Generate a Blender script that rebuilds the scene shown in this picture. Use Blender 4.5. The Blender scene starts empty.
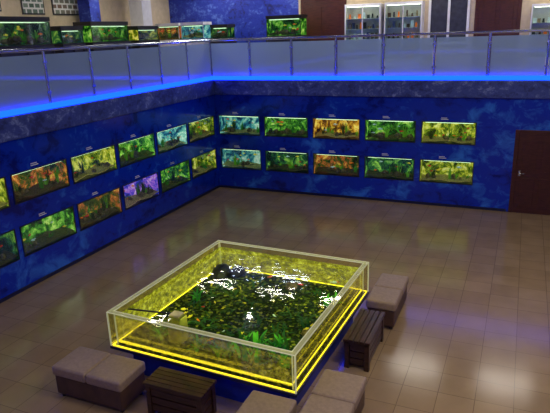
import bpy, math, random
from mathutils import Vector, Matrix
random.seed(7)
scene = bpy.context.scene
scene.view_settings.view_transform = 'Standard'

def lin(c):
    return tuple(((v/255)/12.92 if v/255 <= .04045 else ((v/255+.055)/1.055)**2.4) for v in c)+(1,)

# ---------------------------------------------------------------- materials
def new_mat(name):
    m = bpy.data.materials.new(name); m.use_nodes = True
    nt = m.node_tree; nt.nodes.clear()
    out = nt.nodes.new('ShaderNodeOutputMaterial')
    return m, nt, out
def N(nt, t, **kw):
    n = nt.nodes.new(t)
    for k, v in kw.items():
        if k in n.inputs: n.inputs[k].default_value = v
        else: setattr(n, k, v)
    return n
def coords(nt, scale=(1,1,1), loc=(0,0,0)):
    tc = N(nt, 'ShaderNodeTexCoord'); mp = N(nt, 'ShaderNodeMapping')
    mp.inputs['Scale'].default_value = scale; mp.inputs['Location'].default_value = loc
    nt.links.new(tc.outputs['Object'], mp.inputs['Vector'])
    return mp.outputs['Vector']
def ramp(nt, fac, stops):
    r = N(nt, 'ShaderNodeValToRGB'); e = r.color_ramp.elements
    while len(e) < len(stops): e.new(.5)
    for i, (p, c) in enumerate(stops):
        e[i].position = p; e[i].color = lin(c)
    nt.links.new(fac, r.inputs['Fac']); return r.outputs['Color']

def simple(name, c, rough=.5, metal=0, emis=None, es=0, var=.12, scale=8, bump=0):
    m, nt, out = new_mat(name)
    b = N(nt, 'ShaderNodeBsdfPrincipled'); b.inputs['Roughness'].default_value = rough
    b.inputs['Metallic'].default_value = metal
    no = N(nt, 'ShaderNodeTexNoise', Scale=scale, Detail=4.0)
    nt.links.new(coords(nt), no.inputs['Vector'])
    lo = tuple(max(0, v*(1-var)) for v in c); hi = tuple(min(255, v*(1+var)) for v in c)
    col = ramp(nt, no.outputs['Fac'], [(.3, lo), (.7, hi)])
    nt.links.new(col, b.inputs['Base Color'])
    if emis:
        b.inputs['Emission Color'].default_value = lin(emis); b.inputs['Emission Strength'].default_value = es
    if bump:
        bp = N(nt, 'ShaderNodeBump', Strength=bump, Distance=.01)
        nt.links.new(no.outputs['Fac'], bp.inputs['Height']); nt.links.new(bp.outputs['Normal'], b.inputs['Normal'])
    nt.links.new(b.outputs[0], out.inputs[0]); return m

def emit(name, c, s):
    m, nt, out = new_mat(name)
    e = N(nt, 'ShaderNodeEmission'); e.inputs['Color'].default_value = lin(c); e.inputs['Strength'].default_value = s
    nt.links.new(e.outputs[0], out.inputs[0]); return m

def wood(name, c1, c2, rough=.4):
    m, nt, out = new_mat(name)
    b = N(nt, 'ShaderNodeBsdfPrincipled', Roughness=rough)
    no = N(nt, 'ShaderNodeTexNoise', Scale=6.0, Detail=6.0, Distortion=.6)
    nt.links.new(coords(nt, (1, 1, 6)), no.inputs['Vector'])
    nt.links.new(ramp(nt, no.outputs['Fac'], [(.3, c1), (.7, c2)]), b.inputs['Base Color'])
    nt.links.new(b.outputs[0], out.inputs[0]); return m

def glassy(name, tint, opac, body, refl=.5, glow=0):
    """transparent sheet with a little milky body and fresnel reflection"""
    m, nt, out = new_mat(name)
    tr = N(nt, 'ShaderNodeBsdfTransparent'); tr.inputs[0].default_value = lin(tint)
    df = N(nt, 'ShaderNodeBsdfDiffuse'); df.inputs[0].default_value = lin(body)
    tl = N(nt, 'ShaderNodeBsdfTranslucent'); tl.inputs[0].default_value = lin(body)
    ad = N(nt, 'ShaderNodeMixShader'); ad.inputs[0].default_value = .5
    nt.links.new(df.outputs[0], ad.inputs[1]); nt.links.new(tl.outputs[0], ad.inputs[2])
    body_out = ad.outputs[0]
    if glow:
        em = N(nt, 'ShaderNodeEmission', Strength=glow); em.inputs['Color'].default_value = lin(body)
        sm = N(nt, 'ShaderNodeAddShader'); nt.links.new(body_out, sm.inputs[0]); nt.links.new(em.outputs[0], sm.inputs[1]); body_out = sm.outputs[0]
    mx = N(nt, 'ShaderNodeMixShader'); mx.inputs[0].default_value = opac
    nt.links.new(tr.outputs[0], mx.inputs[1]); nt.links.new(body_out, mx.inputs[2])
    gl = N(nt, 'ShaderNodeBsdfGlossy', Roughness=.04)
    fr = N(nt, 'ShaderNodeFresnel', IOR=1.45)
    mu = N(nt, 'ShaderNodeMath', operation='MULTIPLY'); mu.inputs[1].default_value = refl
    nt.links.new(fr.outputs[0], mu.inputs[0])
    m2 = N(nt, 'ShaderNodeMixShader')
    nt.links.new(mu.outputs[0], m2.inputs[0]); nt.links.new(mx.outputs[0], m2.inputs[1]); nt.links.new(gl.outputs[0], m2.inputs[2])
    nt.links.new(m2.outputs[0], out.inputs[0]); return m

def mural(name, dark, mid, light, sc=.55, rough=.28, loc=(0,0,0)):
    m, nt, out = new_mat(name)
    b = N(nt, 'ShaderNodeBsdfPrincipled', Roughness=rough)
    v = coords(nt, (1, 1, 1.25), loc)
    n1 = N(nt, 'ShaderNodeTexNoise', Scale=sc, Detail=3.0, Distortion=1.6)
    n2 = N(nt, 'ShaderNodeTexNoise', Scale=sc*6, Detail=8.0, Roughness=.65, Distortion=.8)
    nt.links.new(v, n1.inputs['Vector']); nt.links.new(v, n2.inputs['Vector'])
    a = N(nt, 'ShaderNodeMath', operation='MULTIPLY'); a.inputs[1].default_value = .48
    nt.links.new(n2.outputs['Fac'], a.inputs[0])
    c = N(nt, 'ShaderNodeMath', operation='MULTIPLY_ADD'); c.inputs[1].default_value = .52
    nt.links.new(n1.outputs['Fac'], c.inputs[0]); nt.links.new(a.outputs[0], c.inputs[2])
    col = ramp(nt, c.outputs[0], [(.39, dark), (.47, mid), (.53, mid), (.65, light)])
    nt.links.new(col, b.inputs['Base Color'])
    nt.links.new(b.outputs[0], out.inputs[0]); return m

def tiles(name):
    m, nt, out = new_mat(name)
    b = N(nt, 'ShaderNodeBsdfPrincipled', Roughness=.16)
    b.inputs['Specular IOR Level'].default_value = .65
    v = coords(nt)
    br = N(nt, 'ShaderNodeTexBrick'); br.offset = 0; br.squash = 1
    br.inputs['Scale'].default_value = 1; br.inputs['Mortar Size'].default_value = .004
    br.inputs['Brick Width'].default_value = .4; br.inputs['Row Height'].default_value = .4
    br.inputs['Color1'].default_value = lin((168, 141, 104)); br.inputs['Color2'].default_value = lin((158, 131, 95))
    br.inputs['Mortar'].default_value = lin((116, 94, 68)); br.inputs['Mortar Smooth'].default_value = .3
    nt.links.new(v, br.inputs['Vector'])
    no = N(nt, 'ShaderNodeTexNoise', Scale=2.5, Detail=6.0); nt.links.new(v, no.inputs['Vector'])
    mx = N(nt, 'ShaderNodeMixRGB', blend_type='MULTIPLY'); mx.inputs[0].default_value = .5
    nt.links.new(br.outputs['Color'], mx.inputs[1])
    nt.links.new(ramp(nt, no.outputs['Fac'], [(.3, (205, 202, 196)), (.7, (255, 252, 248))]), mx.inputs[2])
    nt.links.new(mx.outputs[0], b.inputs['Base Color'])
    nt.links.new(b.outputs[0], out.inputs[0]); return m

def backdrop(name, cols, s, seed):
    """aquarium backdrop: emissive pattern, the tank lighting is painted into it"""
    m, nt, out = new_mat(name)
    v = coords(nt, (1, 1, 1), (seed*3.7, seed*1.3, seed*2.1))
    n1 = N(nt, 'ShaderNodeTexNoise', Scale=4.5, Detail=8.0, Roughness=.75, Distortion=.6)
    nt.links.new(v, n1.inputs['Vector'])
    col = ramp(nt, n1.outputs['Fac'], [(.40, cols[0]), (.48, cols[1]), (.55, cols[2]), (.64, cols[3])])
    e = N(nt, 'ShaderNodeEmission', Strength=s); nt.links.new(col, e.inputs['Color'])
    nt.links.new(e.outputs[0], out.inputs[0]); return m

# ---------------------------------------------------------------- mesh builder
class MB:
    def __init__(s): s.v = []; s.f = []; s.m = []; s.mats = []
    def mi(s, mat):
        if mat not in s.mats: s.mats.append(mat)
        return s.mats.index(mat)
    def add(s, vs, fs, mat):
        o = len(s.v); k = s.mi(mat); s.v += [tuple(p) for p in vs]
        for f in fs: s.f.append([i+o for i in f]); s.m.append(k)
    def box(s, a, b, mat):
        x0, y0, z0 = a; x1, y1, z1 = b
        s.add([(x0,y0,z0),(x1,y0,z0),(x1,y1,z0),(x0,y1,z0),(x0,y0,z1),(x1,y0,z1),(x1,y1,z1),(x0,y1,z1)],
              [(3,2,1,0),(4,5,6,7),(0,1,5,4),(1,2,6,5),(2,3,7,6),(3,0,4,7)], mat)
    def cyl(s, p0, p1, r, mat, n=12, r1=None):
        p0 = Vector(p0); p1 = Vector(p1); d = (p1-p0).normalized(); r1 = r if r1 is None else r1
        a = d.orthogonal().normalized(); b = d.cross(a)
        vs = []
        for p, rr in ((p0, r), (p1, r1)):
            for i in range(n):
                t = 2*math.pi*i/n; vs.append(p+a*math.cos(t)*rr+b*math.sin(t)*rr)
        fs = [(i, (i+1) % n, n+(i+1) % n, n+i) for i in range(n)]
        fs += [tuple(range(n-1, -1, -1)), tuple(range(n, 2*n))]
        s.add(vs, fs, mat)
    def ell(s, c, r, mat, n=8, m=6, rot=0, jit=0):
        vs = []; fs = []
        for j in range(m+1):
            ph = math.pi*j/m
            for i in range(n):
                t = 2*math.pi*i/n; q = 1+random.uniform(-jit, jit)
                x = r[0]*math.sin(ph)*math.cos(t)*q; y = r[1]*math.sin(ph)*math.sin(t)*q; z = r[2]*math.cos(ph)*q
                vs.append((c[0]+x*math.cos(rot)-y*math.sin(rot), c[1]+x*math.sin(rot)+y*math.cos(rot), c[2]+z))
        for j in range(m):
            for i in range(n):
                fs.append((j*n+i, (j+1)*n+i, (j+1)*n+(i+1) % n, j*n+(i+1) % n))
        s.add(vs, fs, mat)
    def blade(s, base, h, w, ang, lean, mat, seg=4):
        bx, by, bz = base; vs = []; fs = []
        dx, dy = math.cos(ang), math.sin(ang)
        for i in range(seg+1):
            t = i/seg; ww = w*(.5+1.2*t)*(1-t)**.6+.001 if i < seg else .001
            off = lean*t*t; z = bz+h*(t-.25*t*t*abs(lean)/max(h, .01))
            cx, cy = bx+dx*off, by+dy*off
            vs += [(cx-dy*ww, cy+dx*ww, z), (cx+dy*ww, cy-dx*ww, z)]
            if i: fs.append((2*i-2, 2*i-1, 2*i+1, 2*i))
        s.add(vs, fs, mat)
    def fish(s, c, L, rot, mat):
        s.ell(c, (L*.36, L*.09, L*.15), mat, 8, 6, rot)
        cr, sr = math.cos(rot), math.sin(rot)
        def T(x, y, z): return (c[0]+x*cr-y*sr, c[1]+x*sr+y*cr, c[2]+z)
        s.add([T(-.3*L, 0, 0), T(-.56*L, .02*L, .15*L), T(-.48*L, 0, 0), T(-.56*L, .02*L, -.15*L)], [(0, 1, 2), (0, 2, 3)], mat)
        s.add([T(.1*L, 0, .12*L), T(-.2*L, 0, .1*L), T(-.14*L, 0, .22*L)], [(0, 1, 2)], mat)
        s.add([T(.05*L, 0, -.12*L), T(-.12*L, 0, -.1*L), T(-.1*L, 0, -.2*L)], [(0, 1, 2)], mat)
        s.add([T(.1*L, .08*L, 0), T(-.04*L, .2*L, -.03*L), T(0, .08*L, -.03*L)], [(0, 1, 2)], mat)
        s.add([T(.1*L, -.08*L, 0), T(-.04*L, -.2*L, -.03*L), T(0, -.08*L, -.03*L)], [(0, 1, 2)], mat)
    def ring(s, ox, oy, t, z0, z1, mat):
        s.box((-ox, -oy, z0), (ox, -oy+t, z1), mat); s.box((-ox, oy-t, z0), (ox, oy, z1), mat)
        s.box((-ox, -oy+t, z0), (-ox+t, oy-t, z1), mat); s.box((ox-t, -oy+t, z0), (ox, oy-t, z1), mat)
    def obj(s, name, parent=None, bevel=0, smooth=False, seg=2):
        me = bpy.data.meshes.new(name); me.from_pydata(s.v, [], s.f)
        for m in s.mats: me.materials.append(m)
        for p, k in zip(me.polygons, s.m): p.material_index = k; p.use_smooth = smooth
        me.update(); o = bpy.data.objects.new(name, me); scene.collection.objects.link(o)
        if parent: o.parent = parent
        if bevel:
            b = o.modifiers.new('bevel', 'BEVEL'); b.width = bevel; b.segments = seg; b.limit_method = 'ANGLE'
        return o
def empty(name, loc=(0,0,0), rz=0):
    e = bpy.data.objects.new(name, None); e.location = loc; e.rotation_euler = (0, 0, rz)
    e.empty_display_size = .2; scene.collection.objects.link(e); return e

# ---------------------------------------------------------------- palette
M_mural = mural('mural_blue', (6, 26, 122), (12, 48, 176), (50, 120, 220), rough=.16)
M_mural2 = mural('mural_blue_left', (6, 26, 122), (12, 50, 180), (50, 116, 220), rough=.16, loc=(3, 7, 1))
M_rock = mural('fascia_rock', (34, 44, 105), (58, 74, 145), (140, 155, 205), sc=2.2, rough=.5)
M_rockwall = mural('upper_rock_wall', (12, 22, 100), (28, 52, 165), (90, 120, 210), sc=1.6, rough=.5)
M_tiles = tiles('floor_tiles')
M_upfloor = simple('upper_floor_tile', (150, 135, 118), .4)
M_cream = simple('cream_plaster', (205, 188, 158), .8, var=.04)
M_ceil = simple('ceiling_paint', (110, 110, 125), .9, var=.03)
M_white = simple('white_laminate', (225, 225, 222), .4, var=.03)
M_steel = simple('brushed_steel', (200, 205, 210), .25, 1, var=.05)
M_black = simple('black_plastic', (18, 18, 20), .4)
M_skirt = simple('skirting_dark_blue', (14, 20, 60), .4)
M_dark = simple('dark_stand', (35, 32, 34), .5)
M_door = wood('door_wood', (58, 24, 20), (84, 40, 30))
M_wood = wood('bench_wood', (38, 22, 14), (74, 44, 30), .35)
M_brown = simple('brown_leather', (82, 56, 42), .5, bump=.2)
M_taupe = simple('taupe_leather', (156, 132, 108), .5, var=.06, bump=.2, scale=30)
M_railglass = glassy('frosted_rail_glass', (215, 230, 250), .6, (195, 215, 238), .5)
M_glass = glassy('aquarium_glass', (235, 245, 240), .02, (200, 220, 220), .35)
M_led = emit('blue_led', (6, 42, 255), 10)
M_lamp = emit('lamp_diffuser', (255, 244, 225), 6)
M_tube = emit('reflection_tube', (235, 245, 255), 26)
M_bulb = emit('bulb_globe', (255, 250, 240), 60)
M_tlamp = emit('aquarium_lamp', (225, 250, 205), 2.0)
M_yled = emit('yellow_led', (255, 228, 50), 2.5)
M_label = simple('white_label', (225, 230, 235), .5, var=.02)

# ---------------------------------------------------------------- room shell
X1, YF, ZU, ZC = 11.0, -15.5, 2.72, 5.45
WX, WY = -2.8, 2.5
HW, HD = 1.15, .30
backcols = [(.12+1.31*i, .12+1.31*i+HW) for i in range(5)]
leftcols = [(-1.32-1.335*i, -.12-1.335*i) for i in range(8)]
rows = [(.57, 1.07), (1.48, 1.95)]

def wall_open(name, L0, L1, z1, cols, rws, mp, mat):
    us = sorted({L0, L1} | {u for c in cols for u in c}); zs = sorted({0, z1} | {z for r in rws for z in r})
    mb = MB()
    for i in range(len(us)-1):
        for j in range(len(zs)-1):
            uc = (us[i]+us[i+1])/2; zc = (zs[j]+zs[j+1])/2
            if any(a < uc < b for a, b in cols) and any(a < zc < b for a, b in rws): continue
            mb.add([mp(us[i], zs[j]), mp(us[i+1], zs[j]), mp(us[i+1], zs[j+1]), mp(us[i], zs[j+1])], [(0, 1, 2, 3)], mat)
    return mb.obj(name)
wall_open('wall_back', 0, X1, 2.54, backcols, rows, lambda u, z: (u, 0, z), M_mural)
wall_open('wall_left', YF, 0, 2.54, leftcols, rows, lambda u, z: (0, u, z), M_mural2)
mb = MB(); mb.box((0, YF, -.1), (X1, 0, 0), M_tiles); mb.obj('floor')
mb = MB(); mb.box((WX-.1, YF-.1, ZC), (X1+.1, WY+.1, ZC+.1), M_ceil); mb.obj('ceiling')
mb = MB(); mb.box((X1, YF, 0), (X1+.1, WY, ZC), M_mural); mb.obj('wall_right')
mb = MB(); mb.box((WX, YF-.1, 0), (X1, YF, ZC), M_cream); mb.obj('wall_front')
mb = MB(); mb.box((WX-.1, YF, ZU-.2), (WX, WY, ZC), M_cream); mb.obj('wall_upper_left')
mb = MB(); mb.box((WX, WY, ZU-.2), (1.45, WY+.1, ZC), M_rockwall); mb.box((1.45, WY, ZU-.2), (X1, WY+.1, ZC), M_cream); mb.obj('wall_upper_back')
mb = MB()
mb.box((WX, YF, 2.54), (-.16, WY, ZU), M_upfloor); mb.box((-.16, .16, 2.54), (X1, WY, ZU), M_upfloor)
mb.box((0.0, YF, 2.54), (X1, -13.25, ZU), M_upfloor)
mb.obj('floor_upper_gallery')
mb = MB()
mb.box((-.16, YF, 2.5), (.05, -.05, 2.87), M_rock); mb.box((-.16, -.05, 2.5), (X1, .16, 2.87), M_rock)
mb.obj('trim_1', bevel=.015)
mb = MB(); mb.box((0, -.015, 0), (7.27, -.001, .06), M_skirt); mb.box((8.38, -.015, 0), (X1, -.001, .06), M_skirt); mb.obj('baseboard_back')
mb = MB(); mb.box((.001, YF, 0), (.015, -.016, .06), M_skirt); mb.obj('baseboard_left')

# ---------------------------------------------------------------- railings
def railing(name, p0, p1, n0, step):
    e = empty(name); p0 = Vector(p0); p1 = Vector(p1); d = (p1-p0); L = d.length; d.normalize()
    nrm = Vector((d.y, -d.x, 0))
    st = MB(); gl = MB(); led = MB()
    def bx(m, a, b, z0, z1, w0, w1, mat):
        A = p0+d*a+nrm*w0; B = p0+d*b+nrm*w1
        m.box((min(A.x, B.x), min(A.y, B.y), z0), (max(A.x, B.x), max(A.y, B.y), z1), mat)
    t = n0; ts = []
    while t < L: ts.append(t); t += step
    for t in ts:
        p = p0+d*t
        st.cyl((p.x, p.y, 2.87), (p.x, p.y, 3.83), .024, M_steel, 10)
        st.cyl((p.x, p.y, 2.87), (p.x, p.y, 2.885), .05, M_steel, 12)
        for z in (3.12, 3.62): bx(st, t-.045, t+.045, z, z+.05, -.018, .018, M_steel)
    st.cyl(p0+Vector((0, 0, 3.85)), p1+Vector((0, 0, 3.85)), .03, M_steel, 12)
    for a, b in zip(ts[:-1], ts[1:]): bx(gl, a+.035, b-.035, 2.93, 3.77, -.005, .005, M_railglass)
    bx(led, .0, L, 2.872, 2.965, .03, .055, M_led); bx(led, .0, L, 2.872, 2.965, -.055, -.03, M_led)
    st.obj('posts_and_handrail', e); gl.obj('glass_panels', e); led.obj('led_strip', e)
    return e
railing('glass_railing', (-.06, .06, 0), (X1, .06, 0), .0, 1.12)
railing('glass_railing', (-.06, .06, 0), (-.06, -13.2, 0), 0.001, 1.12)
railing('glass_railing', (0, -13.32, 0), (X1, -13.32, 0), .3, 1.15)

# ---------------------------------------------------------------- aquariums
PAL = {
 'green':  [(6, 26, 8), (26, 85, 25), (100, 175, 50), (215, 240, 120)],
 'yellow': [(24, 30, 6), (100, 125, 20), (215, 205, 60), (255, 250, 160)],
 'orange': [(30, 14, 4), (120, 70, 16), (215, 150, 40), (255, 225, 110)],
 'red':    [(14, 18, 8), (50, 74, 20), (180, 80, 40), (240, 190, 80)],
 'blue':   [(8, 30, 60), (30, 105, 140), (110, 195, 175), (225, 250, 230)],
 'purple': [(20, 24, 100), (40, 60, 210), (180, 100, 225), (250, 215, 250)],
 'dark':   [(4, 12, 16), (12, 44, 38), (40, 96, 44), (140, 180, 70)],
}
M_plants = [simple('plant_green_a', (60, 150, 30), .5, emis=(60, 160, 30), es=.12), simple('plant_green_b', (120, 190, 40), .5, emis=(120, 190, 40), es=.15),  # mild emission in the leaf colours stands in for tank lighting
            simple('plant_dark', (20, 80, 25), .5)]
M_fish = [simple('fish_orange', (255, 120, 20), .4, emis=(255, 110, 20), es=.35), simple('fish_red', (220, 40, 30), .4, emis=(220, 40, 30), es=.25),  # fish colours emit a little in place of light falling on them
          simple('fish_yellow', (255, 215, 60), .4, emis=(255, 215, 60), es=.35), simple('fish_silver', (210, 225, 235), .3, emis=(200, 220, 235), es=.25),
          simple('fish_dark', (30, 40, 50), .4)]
M_grav = {'tan': simple('gravel_tan', (200, 165, 105), .8, scale=60, var=.4, bump=1), 'dark': simple('gravel_dark', (80, 74, 48), .8, scale=60, var=.5, bump=1)}
M_stone = simple('aquarium_stone', (120, 100, 75), .8, var=.4, scale=20, bump=1)
M_frame = simple('aquarium_frame', (16, 26, 60), .5)
seed = [0]
def tank_inside(e, W, H, D, pal, s):
    seed[0] += 1; k = seed[0]; rnd = random
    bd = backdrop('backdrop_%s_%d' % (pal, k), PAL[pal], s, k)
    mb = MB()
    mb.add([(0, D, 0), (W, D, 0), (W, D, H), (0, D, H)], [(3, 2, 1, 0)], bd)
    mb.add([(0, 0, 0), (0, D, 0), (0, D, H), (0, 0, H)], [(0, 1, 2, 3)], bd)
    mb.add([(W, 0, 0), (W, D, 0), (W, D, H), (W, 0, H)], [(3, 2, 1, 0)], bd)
    mb.box((0, 0, -.01), (W, D, 0), M_black); mb.box((0, 0, H), (W, D, H+.01), M_black)
    mb.obj('tank_shell', e)
    g = M_grav['dark' if pal in ('dark', 'green', 'red') else 'tan']
    mb = MB(); nx, ny = 18, 5; vs = []; fs = []
    for j in range(ny+1):
        for i in range(nx+1):
            vs.append((W*i/nx, D*j/ny, .03+.06*j/ny+rnd.uniform(0, .02)+.02*math.sin(i*.6+k)))
    for j in range(ny):
        for i in range(nx):
            a = j*(nx+1)+i; fs.append((a, a+1, a+nx+2, a+nx+1))
    mb.add(vs, fs, g)
    for _ in range(6):
        r = rnd.uniform(.03, .085)
        mb.ell((rnd.uniform(.1, W-.1), rnd.uniform(.1, D-.08), .05+r*.5), (r*1.2, r*.8, r), M_stone, 8, 6, rnd.random()*3, .15)
    mb.obj('gravel_and_stones', e, smooth=False)
    mb = MB()
    for _ in range(rnd.randint(4, 7)):
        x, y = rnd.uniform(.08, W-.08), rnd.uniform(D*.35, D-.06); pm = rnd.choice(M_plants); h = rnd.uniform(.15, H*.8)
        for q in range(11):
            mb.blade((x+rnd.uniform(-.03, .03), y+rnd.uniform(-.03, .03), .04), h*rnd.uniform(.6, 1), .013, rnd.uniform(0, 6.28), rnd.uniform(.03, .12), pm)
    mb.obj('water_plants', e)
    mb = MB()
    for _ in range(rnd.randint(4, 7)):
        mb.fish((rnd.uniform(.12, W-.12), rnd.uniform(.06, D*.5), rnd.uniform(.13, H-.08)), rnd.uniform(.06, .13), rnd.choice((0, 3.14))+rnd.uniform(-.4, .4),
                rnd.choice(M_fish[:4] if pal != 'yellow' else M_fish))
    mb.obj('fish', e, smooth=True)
    mb = MB(); mb.box((.06, .04, H-.02), (W-.06, .08, H-.005), M_tlamp); mb.obj('lamp_tube', e)
def wall_aquarium(loc, rz, W, H, pal, s):
    e = empty('wall_aquarium', loc, rz)
    tank_inside(e, W, H, HD, pal, s)
    mb = MB(); t = .018
    mb.box((-t, -.012, -t), (W+t, .01, 0), M_frame); mb.box((-t, -.012, H), (W+t, .01, H+t), M_frame)
    mb.box((-t, -.012, 0), (0, .01, H), M_frame); mb.box((W, -.012, 0), (W+t, .01, H), M_frame); mb.obj('frame', e)
    mb = MB(); mb.box((0, .012, 0), (W, .018, H), M_glass); mb.obj('front_glass', e)
    mb = MB(); mb.box((W*.35, -.006, H+.06), (W*.35+.16, -.001, H+.075), M_label); mb.box((W*.35, -.006, H+.09), (W*.35+.13, -.001, H+.105), M_label); mb.obj('name_plate', e)
bt = [('blue', .8), ('green', .9), ('orange', 1.2), ('green', .9), ('yellow', 1.0)]
bb = [('blue', .6), ('dark', 1.0), ('red', .9), ('dark', 1.3), ('yellow', .8)]
for i, (a, b) in enumerate(backcols):
    wall_aquarium((a, 0, rows[1][0]), 0, b-a, rows[1][1]-rows[1][0], *bt[i])
    wall_aquarium((a, 0, rows[0][0]), 0, b-a, rows[0][1]-rows[0][0], *bb[i])
lt = [('yellow', 1.2), ('blue', 1.4), ('green', 1.6), ('yellow', 1.3), ('red', 1.4), ('yellow', 1.0), ('green', .8), ('blue', .8)]
lb = [('yellow', 1.1), ('green', 1.3), ('purple', 1.2), ('red', 1.3), ('green', 1.2), ('dark', .9), ('yellow', .8), ('blue', .8)]
for i, (a, b) in enumerate(leftcols):
    wall_aquarium((0, a, rows[1][0]), math.pi/2, b-a, rows[1][1]-rows[1][0], *lt[i])
    wall_aquarium((0, a, rows[0][0]), math.pi/2, b-a, rows[0][1]-rows[0][0], *lb[i])

# free-standing aquariums on the gallery
def stand_aquarium(loc, rz, W, H, D, zt, pal, s, lid=M_black, body=M_dark):
    e = empty('aquarium_on_stand', loc, rz)
    ins = empty('tank', (0, 0, zt)); ins.parent = e
    tank_inside(ins, W, H, D, pal, s)
    mb = MB()
    mb.box((-.03, -.03, 0), (W+.03, D+.03, .06), body); mb.box((-.03, -.03, zt-.06), (W+.03, D+.03, zt-.012), body)
    for x in (-.03, W/2-.02, W-.01): mb.box((x, -.03, .06), (x+.04, D+.03, zt-.06), body)
    mb.box((0, 0, .06), (W, D, zt-.06), body)
    mb.box((-.02, -.02, H+zt+.012), (W+.02, D+.02, H+zt+.09), lid)
    for x in (-.012, W-.0): mb.box((x, -.012, zt), (x+.012, .0, zt+H), lid)
    mb.obj('stand_and_hood', e)
    mb = MB(); mb.box((0, -.008, 0), (W, -.002, H), M_glass); mb.obj('front_glass', ins)
for y, W, H, pal in ((-7.0, 1.2, .42, 'green'), (-5.3, 1.25, .42, 'dark'), (-3.75, .6, .25, 'dark'), (-2.85, 1.25, .34, 'green'), (-1.2, .8, .24, 'yellow')):
    stand_aquarium((-1.3, y, ZU), math.pi/2, W, H, .45, 1.2, pal, .7)
for x, W, H, pal, lid in ((-2.5, .75, .35, 'red', M_white), (-1.65, .7, .35, 'blue', M_white), (-.7, .5, .26, 'dark', M_dark), (1.0, .95, .42, 'green', M_black)):
    stand_aquarium((x, 1.3, ZU), 0, W, H, .45, 1.18, pal, .8, lid, M_white if lid is M_white else M_dark)

# ---------------------------------------------------------------- doors
def door(name, loc, W, H):
    e = empty(name, loc); mb = MB(); t = .08
    mb.box((-t, -.03, 0), (0, -.001, H+t), M_door); mb.box((W, -.03, 0), (W+t, -.001, H+t), M_door); mb.box((0, -.03, H), (W, -.001, H+t), M_door)
    mb.obj('frame', e, bevel=.006)
    mb = MB(); mb.box((0, -.018, .005), (W, -.001, H), M_door)
    for z0, z1 in ((.15, .8), (.95, H-.15)):
        for x0, x1 in ((.1, W/2-.05), (W/2+.05, W-.1)): mb.box((x0, -.028, z0), (x1, -.018, z1), M_door)
    mb.obj('leaf', e, bevel=.006)
    mb = MB(); mb.cyl((.07, -.018, .9), (.07, -.07, .9), .012, M_steel); mb.cyl((.07, -.065, .9), (.17, -.065, .9), .009, M_steel)
    mb.box((.05, -.024, .84), (.09, -.018, .96), M_steel); mb.obj('handle', e)
door('door_1', (7.40, 0, 0), .86, 1.76)
door('door_2', (1.6, WY, ZU), 1.15, 2.05)
door('door_3', (6.2, WY, ZU), .9, 2.05)

# ---------------------------------------------------------------- display cabinets
def cabinet(loc, W=.95, H=1.9, D=.4):
    e = empty('display_cabinet', loc); mb = MB(); t = .03
    mb.box((0, -D, 0), (t, 0, H), M_white); mb.box((W-t, -D, 0), (W, 0, H), M_white); mb.box((t, -.02, 0), (W-t, 0, H), M_white)
    mb.box((t, -D, H-.06), (W-t, -.02, H), M_white); mb.box((t, -D, 0), (W-t, -.02, .5), M_white)
    mb.box((W/2-.012, -D, .5), (W/2+.012, -D+.02, H-.06), M_white); mb.obj('carcass', e, bevel=.004)
    sh = MB(); it = MB(); z = .5
    while z < H-.25:
        if z > .5: sh.box((t, -D+.03, z-.012), (W-t, -.02, z), M_white)
        x = .09
        while x < W-.1:
            h = random.uniform(.06, .17); m = random.choice([M_fish[0], M_stone, M_taupe, M_fish[4], M_brown, M_rock, M_fish[3]])
            if random.random() < .5: it.cyl((x, -D/2, z), (x, -D/2, z+h), .03, m, 10, .02)
            else: it.box((x-.035, -D/2-.03, z), (x+.035, -D/2+.03, z+h), m)
            x += random.uniform(.09, .14)
        z += .26
    sh.obj('shelves', e); it.obj('goods', e)
    mb = MB(); mb.box((t, -D+.005, .5), (W-t, -D+.01, H-.06), M_glass); mb.obj('glass_front', e)
    mb = MB(); mb.box((t+.03, -D+.04, H-.075), (W-t-.03, -D+.08, H-.062), M_lamp); mb.obj('lamp', e)
cabinet((2.9, WY-.01, ZU)); cabinet((3.95, WY-.01, ZU)); cabinet((7.4, WY-.01, ZU), 1.1, 1.7)

M_win = simple('window_pane', (60, 62, 72), .15)
mb = MB()
mb.box((5.0, WY-.05, 3.55), (6.0, WY-.001, 3.62), M_white); mb.box((5.0, WY-.05, 4.98), (6.0, WY-.001, 5.05), M_white)
for x in (5.0, 5.47, 5.94): mb.box((x, WY-.05, 3.62), (x+.06, WY-.001, 4.98), M_white)
mb.box((5.06, WY-.02, 3.62), (5.94, WY-.005, 4.98), M_win); mb.obj('window_1')

def poster(y0, y1, z0, z1, c):
    m, nt, out = new_mat('poster_print')
    b = N(nt, 'ShaderNodeBsdfPrincipled', Roughness=.5)
    br = N(nt, 'ShaderNodeTexBrick'); br.inputs['Scale'].default_value = 1; br.inputs['Brick Width'].default_value = .17; br.inputs['Row Height'].default_value = .12
    br.inputs['Mortar Size'].default_value = .02; br.inputs['Color1'].default_value = lin(c); br.inputs['Color2'].default_value = lin((120, 140, 120)); br.inputs['Mortar'].default_value = lin((225, 225, 215))
    tc = N(nt, 'ShaderNodeTexCoord'); sp = N(nt, 'ShaderNodeSeparateXYZ'); cb = N(nt, 'ShaderNodeCombineXYZ')
    nt.links.new(tc.outputs['Object'], sp.inputs[0]); nt.links.new(sp.outputs['Y'], cb.inputs['X']); nt.links.new(sp.outputs['Z'], cb.inputs['Y'])
    nt.links.new(cb.outputs[0], br.inputs['Vector']); nt.links.new(br.outputs['Color'], b.inputs['Base Color']); nt.links.new(b.outputs[0], out.inputs[0])
    mb = MB(); mb.box((WX+.001, y0, z0), (WX+.02, y1, z1), M_dark); mb.box((WX+.02, y0+.03, z0+.03), (WX+.024, y1-.03, z1-.03), m); mb.obj('framed_poster')
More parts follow.
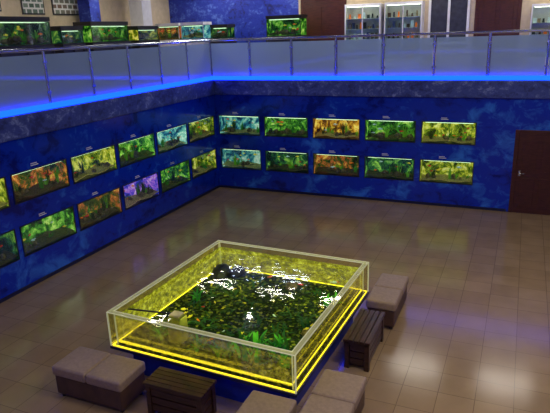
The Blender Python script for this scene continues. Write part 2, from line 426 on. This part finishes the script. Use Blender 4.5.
poster(-3.25, -2.6, 4.55, 5.2, (60, 90, 70)); poster(-2.35, -1.4, 4.55, 5.2, (120, 80, 60)); poster(-4.4, -3.8, 4.6, 5.2, (70, 70, 110))
def column(x, y, w, mat):
    mb = MB(); mb.box((x-w/2, y-w/2, ZU), (x+w/2, y+w/2, ZC), mat)
    mb.box((x-w/2-.03, y-w/2-.03, ZU), (x+w/2+.03, y+w/2+.03, ZU+.12), mat); mb.box((x-w/2-.03, y-w/2-.03, ZC-.12), (x+w/2+.03, y+w/2+.03, ZC), mat)
    mb.obj('column', bevel=.01)
column(-2.3, .35, .42, M_white); column(-2.45, -1.5, .36, M_rockwall)

# ---------------------------------------------------------------- central tank
E = empty('square_floor_aquarium', (4.36, -7.06, 0), math.radians(-2.2))
HX, HY, ZB, ZT, TW, ZW = 1.22, 1.28, .45, .90, .06, .82
M_base = simple('tank_base_blue', (10, 40, 150), .4)
M_acryl = glassy('clear_acrylic', (252, 252, 228), .03, (240, 228, 140), .5)
M_edge = glassy('polished_acrylic_edge', (255, 255, 235), .6, (250, 250, 215), .8, glow=.25)  # rim glow put into the material as faint emission
def added_glow(name, lo, hi, st):  # emissive panes added inside the walls to imitate the yellow LED glow
    m, nt, out = new_mat(name)
    tr = N(nt, 'ShaderNodeBsdfTransparent'); em = N(nt, 'ShaderNodeEmission', Strength=st)
    no = N(nt, 'ShaderNodeTexNoise', Scale=12.0, Detail=8.0, Roughness=.8); nt.links.new(coords(nt, (1, 1, 1.4)), no.inputs['Vector'])
    nt.links.new(ramp(nt, no.outputs['Fac'], [(.4, (110, 112, 10)), (.52, (205, 188, 20)), (.66, (255, 245, 120))]), em.inputs['Color'])
    mr = N(nt, 'ShaderNodeMapRange'); mr.inputs['From Min'].default_value = .42; mr.inputs['From Max'].default_value = .62
    mr.inputs['To Min'].default_value = lo; mr.inputs['To Max'].default_value = hi
    nt.links.new(no.outputs['Fac'], mr.inputs['Value'])
    mx = N(nt, 'ShaderNodeMixShader'); nt.links.new(mr.outputs[0], mx.inputs[0]); nt.links.new(tr.outputs[0], mx.inputs[1]); nt.links.new(em.outputs[0], mx.inputs[2])
    nt.links.new(mx.outputs[0], out.inputs[0]); return m
M_glowA = added_glow('added_glow_bright', .3, .95, 1.1); M_glowB = added_glow('added_glow_soft', .03, .5, .8)
mb = MB(); mb.box((-1.06, -1.1, 0), (1.06, 1.1, .41), M_base); mb.box((-HX-.01, -HY-.01, .41), (HX+.01, HY+.01, ZB), M_skirt)
mb.obj('plinth', E, bevel=.008)
mb = MB(); mb.ring(HX, HY, TW, ZB+.001, ZT-.008, M_acryl); mb.obj('acrylic_walls', E)
mb = MB(); mb.ring(HX+.003, HY+.003, .012, ZT-.008, ZT, M_edge); mb.ring(HX-TW+.006, HY-TW+.006, .012, ZT-.008, ZT, M_edge)
M_top = glassy('acrylic_top_face', (255, 255, 235), .3, (245, 245, 190), .6, glow=.25); mb.ring(HX-.0092, HY-.0092, TW-.0155, ZT-.007, ZT-.001, M_top)  # top face also emits faintly, imitating light carried by the acrylic
for sx in (-1, 1):
    for sy in (-1, 1):
        x, y = sx*(HX-.004), sy*(HY-.004); mb.box((x-.008, y-.008, ZB), (x+.008, y+.008, ZT-.008), M_edge)
        x, y = sx*(HX-TW), sy*(HY-TW); mb.box((x-.006, y-.006, ZB), (x+.006, y+.006, ZT-.008), M_edge)
mb.obj('polished_edges', E)
mb = MB(); a, c = HX-TW-.006, HY-TW-.006
for q, lm in (([(-a, -c), (a, -c)], M_glowB), ([(-a, c), (a, c)], M_glowA), ([(-a, -c), (-a, c)], M_glowA), ([(a, -c), (a, c)], M_glowB)):
    (x0, y0), (x1, y1) = q; mb.add([(x0, y0, ZB+.03), (x1, y1, ZB+.03), (x1, y1, ZW), (x0, y0, ZW)], [(0, 1, 2, 3)], lm)
mb.obj('added_glow_panes', E)
mb = MB(); mb.ring(HX-.014, HY-.014, .008, ZB+.004, ZB+.012, M_yled); mb.ring(HX-TW-.01, HY-TW-.01, .01, ZB+.04, ZB+.052, M_yled)
mb.obj('yellow_led_strip', E)
# bed
m_bed, nt, out = new_mat('pebble_bed')
b = N(nt, 'ShaderNodeBsdfPrincipled', Roughness=.9); vo = N(nt, 'ShaderNodeTexVoronoi', Scale=26.0)
b.inputs['Specular IOR Level'].default_value = .1
nt.links.new(coords(nt), vo.inputs['Vector'])
sp = N(nt, 'ShaderNodeSeparateColor'); nt.links.new(vo.outputs['Color'], sp.inputs[0])
nt.links.new(ramp(nt, sp.outputs[0], [(.0, (14, 28, 8)), (.5, (32, 54, 14)), (.8, (84, 100, 26)), (1, (170, 170, 60))]), b.inputs['Base Color'])
nt.links.new(b.outputs[0], out.inputs[0])
mb = MB(); mb.box((-HX+TW, -HY+TW, ZB+.002), (HX-TW, HY-TW, ZB+.03), m_bed); mb.obj('pebble_bed', E)
pm = [simple('pebble_a', (26, 46, 14), .9), simple('pebble_b', (90, 104, 30), .9), simple('pebble_c', (14, 24, 8), .9), simple('pebble_d', (180, 175, 70), .9)]
mb = MB()
for _ in range(2000):
    r = random.uniform(.01, .024)
    mb.ell((random.uniform(-HX+.11, HX-.11), random.uniform(-HY+.11, HY-.11), ZB+.03), (r*1.3, r, r*.6), random.choices(pm, (5, 3, 6, 1))[0], 6, 4, random.random()*3)
mb.obj('pebbles', E, smooth=True)
mb = MB()
for x, y, r in ((-.98, .95, .15), (-.76, 1.02, .12), (-.9, .75, .1), (-.98, -1.0, .1), (.9, -.2, .07), (.2, .9, .08)):
    mb.ell((x, y, ZB+.06), (r*1.1, r, r*.9), M_black if r > .09 else M_stone, 10, 7, 1, .15)
mb.obj('rocks', E, smooth=True)
mb = MB()
M_tp = [simple('tank_plant_a', (34, 130, 26), .6, emis=(40, 140, 26), es=.2), simple('tank_plant_b', (76, 170, 44), .6, emis=(76, 180, 36), es=.25), simple('tank_plant_c', (18, 80, 22), .6, emis=(18, 80, 18), es=.12)]  # leaves brightened by emission that imitates light in the water
def clump(x, y, n, h, w, sp_, mats):
    for _ in range(n):
        mb.blade((x+random.uniform(-sp_, sp_), y+random.uniform(-sp_, sp_), ZB+.03), h*random.uniform(.6, 1), w, random.uniform(0, 6.28), random.uniform(.08, .18), random.choice(mats), 5)
clump(.5, -.88, 44, .34, .038, .12, M_tp); clump(.75, -.72, 28, .3, .034, .1, M_tp); clump(.2, -.98, 24, .24, .026, .08, M_tp); clump(.93, -.93, 20, .24, .03, .05, M_tp)
clump(-.75, -.95, 18, .18, .022, .08, M_tp); clump(-.15, -1.0, 18, .2, .022, .05, M_tp); clump(.88, .6, 18, .18, .022, .08, M_tp[1:]); clump(-.9, .1, 14, .16, .02, .06, M_tp)
clump(.87, -.1, 18, .2, .022, .08, M_tp[2:])
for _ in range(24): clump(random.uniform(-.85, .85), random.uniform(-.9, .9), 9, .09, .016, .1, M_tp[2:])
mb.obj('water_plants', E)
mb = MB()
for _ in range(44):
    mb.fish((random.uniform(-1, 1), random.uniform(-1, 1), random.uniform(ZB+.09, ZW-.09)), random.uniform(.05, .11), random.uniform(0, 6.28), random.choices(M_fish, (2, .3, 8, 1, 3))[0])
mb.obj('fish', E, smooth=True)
mb = MB(); M_filt = simple('filter_box', (215, 205, 120), .4)
mb.box((-.58, -.98, ZB+.03), (-.40, -.82, ZW-.02), M_filt); mb.cyl((-.49, -.82, ZW-.1), (-.49, -.72, ZW-.1), .02, M_black); mb.box((-.56, -.96, ZW-.02), (-.42, -.84, ZW+.02), M_filt)
mb.cyl((-.58, -.9, ZW), (-1.14, -1.0, ZW), .012, M_black, 8)
mb.obj('water_filter', E, bevel=.006)
# water surface
m_w, nt, out = new_mat('water_surface')
tr = N(nt, 'ShaderNodeBsdfTransparent'); tr.inputs[0].default_value = lin((215, 235, 190))
gl = N(nt, 'ShaderNodeBsdfGlossy', Roughness=.01); fr = N(nt, 'ShaderNodeFresnel', IOR=1.33)
no = N(nt, 'ShaderNodeTexNoise', Scale=5.0, Detail=1.0, Distortion=1.0); nt.links.new(coords(nt, (1, 1.2, 1)), no.inputs['Vector'])
bp = N(nt, 'ShaderNodeBump', Strength=.06, Distance=.03); nt.links.new(no.outputs['Fac'], bp.inputs['Height'])
nt.links.new(bp.outputs['Normal'], gl.inputs['Normal']); nt.links.new(bp.outputs['Normal'], fr.inputs['Normal'])
mx = N(nt, 'ShaderNodeMixShader'); nt.links.new(fr.outputs[0], mx.inputs[0]); nt.links.new(tr.outputs[0], mx.inputs[1]); nt.links.new(gl.outputs[0], mx.inputs[2])
nt.links.new(mx.outputs[0], out.inputs[0])
mb = MB(); a, c = HX-TW-.001, HY-TW-.001; mb.add([(-a, -c, ZW), (a, -c, ZW), (a, c, ZW), (-a, c, ZW)], [(0, 1, 2, 3)], m_w); mb.obj('water', E)
mb = MB(); mb.ring(1.08, 1.12, .012, .385, .40, M_led); mb.obj('blue_led_under_tank', E)
def bed_fill(n, x, y, z, e, c, size=.3):  # fill lights added under the water surface to brighten the bed
    l = bpy.data.lights.new(n, 'AREA'); l.shape = 'SQUARE'; l.size = size; l.energy = e; l.color = c
    o = bpy.data.objects.new(n, l); o.location = (x, y, z); o.parent = E; scene.collection.objects.link(o)
for x in (-.6, .6):
    for y in (-.6, .6): bed_fill('bed_fill_light', x, y, ZW-.02, 2.2, (1, .95, .35), .7)

# ---------------------------------------------------------------- benches
def ottoman(x0, y0, x1, y1):
    cx, cy = (x0+x1)/2, (y0+y1)/2; e = empty('upholstered_bench', (cx, cy, 0)); hx, hy = (x1-x0)/2, (y1-y0)/2
    mb = MB(); mb.box((-hx+.02, -hy+.02, .05), (hx-.02, hy-.02, .29), M_brown); mb.obj('body', e, bevel=.012)
    mb = MB()
    for sx in (-1, 1):
        for sy in (-1, 1): mb.cyl((sx*(hx-.07), sy*(hy-.07), 0), (sx*(hx-.07), sy*(hy-.07), .05), .025, M_black)
    mb.obj('feet', e)
    n = 2 if max(hx, hy) > .35 else 1; mb = MB()
    for i in range(n):
        if hx > hy: mb.box((-hx+2*hx*i/n+.002, -hy, .292), (-hx+2*hx*(i+1)/n-.002, hy, .42), M_taupe)
        else: mb.box((-hx, -hy+2*hy*i/n+.002, .292), (hx, -hy+2*hy*(i+1)/n-.002, .42), M_taupe)
    mb.obj('cushions', e, bevel=.03, seg=4)
ottoman(2.68, -8.86, 3.66, -8.38)
ottoman(5.05, -8.9, 5.56, -8.42)
ottoman(5.64, -8.75, 6.12, -7.78)
ottoman(5.64, -6.03, 6.06, -5.06)
def wood_bench(cx, cy, L, D, rz, H=.41):
    e = empty('wooden_bench', (cx, cy, 0), rz); mb = MB(); n = 5; w = D/n
    for i in range(n): mb.box((-L/2, -D/2+i*w+.004, H-.035), (L/2, -D/2+(i+1)*w-.004, H), M_wood)
    for sx in (-1, 1):
        for sy in (-1, 1): mb.box((sx*(L/2-.05)-.03, sy*(D/2-.045)-.03, 0), (sx*(L/2-.05)+.03, sy*(D/2-.045)+.03, H-.035), M_wood)
    for z in (.06, .155, .25):
        for sy in (-1, 1): mb.box((-L/2+.08, sy*(D/2-.04)-.012, z), (L/2-.08, sy*(D/2-.04)+.012, z+.08), M_wood)
        for sx in (-1, 1): mb.box((sx*(L/2-.05)-.012, -D/2+.08, z), (sx*(L/2-.05)+.012, D/2-.08, z+.08), M_wood)
    mb.box((-L/2+.02, -D/2+.02, H-.07), (L/2-.02, D/2-.02, H-.04), M_wood)
    mb.obj('slatted_frame', e, bevel=.004)
wood_bench(4.24, -8.57, .74, .34, 0); wood_bench(5.81, -6.7, .84, .34, math.pi/2)

# ---------------------------------------------------------------- lights
def panel(x, y, sx, sy, W, col=(1, .92, .8)):
    mb = MB(); mb.box((x-sx/2-.02, y-sy/2-.02, ZC-.06), (x+sx/2+.02, y+sy/2+.02, ZC-.001), M_white)
    mb.box((x-sx/2, y-sy/2, ZC-.066), (x+sx/2, y+sy/2, ZC-.06), M_lamp); mb.obj('ceiling_light')
    l = bpy.data.lights.new('ceiling_light_glow', 'AREA'); l.shape = 'RECTANGLE'; l.size = sx; l.size_y = sy; l.energy = W; l.color = col
    o = bpy.data.objects.new('ceiling_light_glow', l); o.location = (x, y, ZC-.08); scene.collection.objects.link(o)
for x, y, w in ((3.0, -3, 14), (3.0, -9, 14), (7.5, -3, 30), (8, -8.5, 72), (9.8, -6, 60), (3.5, -12.5, 18), (8, -12.5, 50)): panel(x, y, 1.2, .3, w)
for x in (-1.2, .9, 3.0, 5.2, 7.6): panel(x, 1.5, 1.3, .12, 20)
for y in (-1.5, -4.5, -7.5): panel(-1.5, y, .12, 1.3, 20)
for x in (-.6, 1.0):  # unseen tubes added to give the water its white ripple reflections
    e = empty('added_reflection_tube', (x, WY, 5.2)); mb = MB(); mb.box((-.62, -.05, -.03), (.62, -.001, .03), M_white); mb.obj('housing', e)
    mb = MB(); mb.cyl((-.6, -.075, 0), (.6, -.075, 0), .022, M_tube); mb.obj('tube', e)
mb = MB(); mb.cyl((.85, -.27, ZC-.12), (.85, -.27, ZC-.001), .03, M_white); mb.ell((.85, -.27, ZC-.18), (.08, .08, .08), M_bulb, 14, 10); mb.obj('globe_ceiling_light', smooth=True)

w = bpy.data.worlds.new('world'); scene.world = w; w.use_nodes = True
w.node_tree.nodes['Background'].inputs[0].default_value = (.3, .35, .5, 1); w.node_tree.nodes['Background'].inputs[1].default_value = .1

# ---------------------------------------------------------------- camera
th, p, ro = math.radians(24), math.radians(17.3), math.radians(2)
h = Vector((-math.sin(th), math.cos(th), 0)); r = Vector((math.cos(th), math.sin(th), 0)); zz = Vector((0, 0, 1))
F = h*math.cos(p)-zz*math.sin(p); U = h*math.sin(p)+zz*math.cos(p)
R2 = r*math.cos(ro)-U*math.sin(ro); U2 = r*math.sin(ro)+U*math.cos(ro)
cam = bpy.data.cameras.new('camera'); co = bpy.data.objects.new('camera', cam); scene.collection.objects.link(co)
cam.sensor_width = 36; cam.lens = 36*560/550
M = Matrix((R2, U2, -F)).transposed().to_4x4(); M.translation = Vector((7.39, -12.93, 4.0)); co.matrix_world = M
scene.camera = co
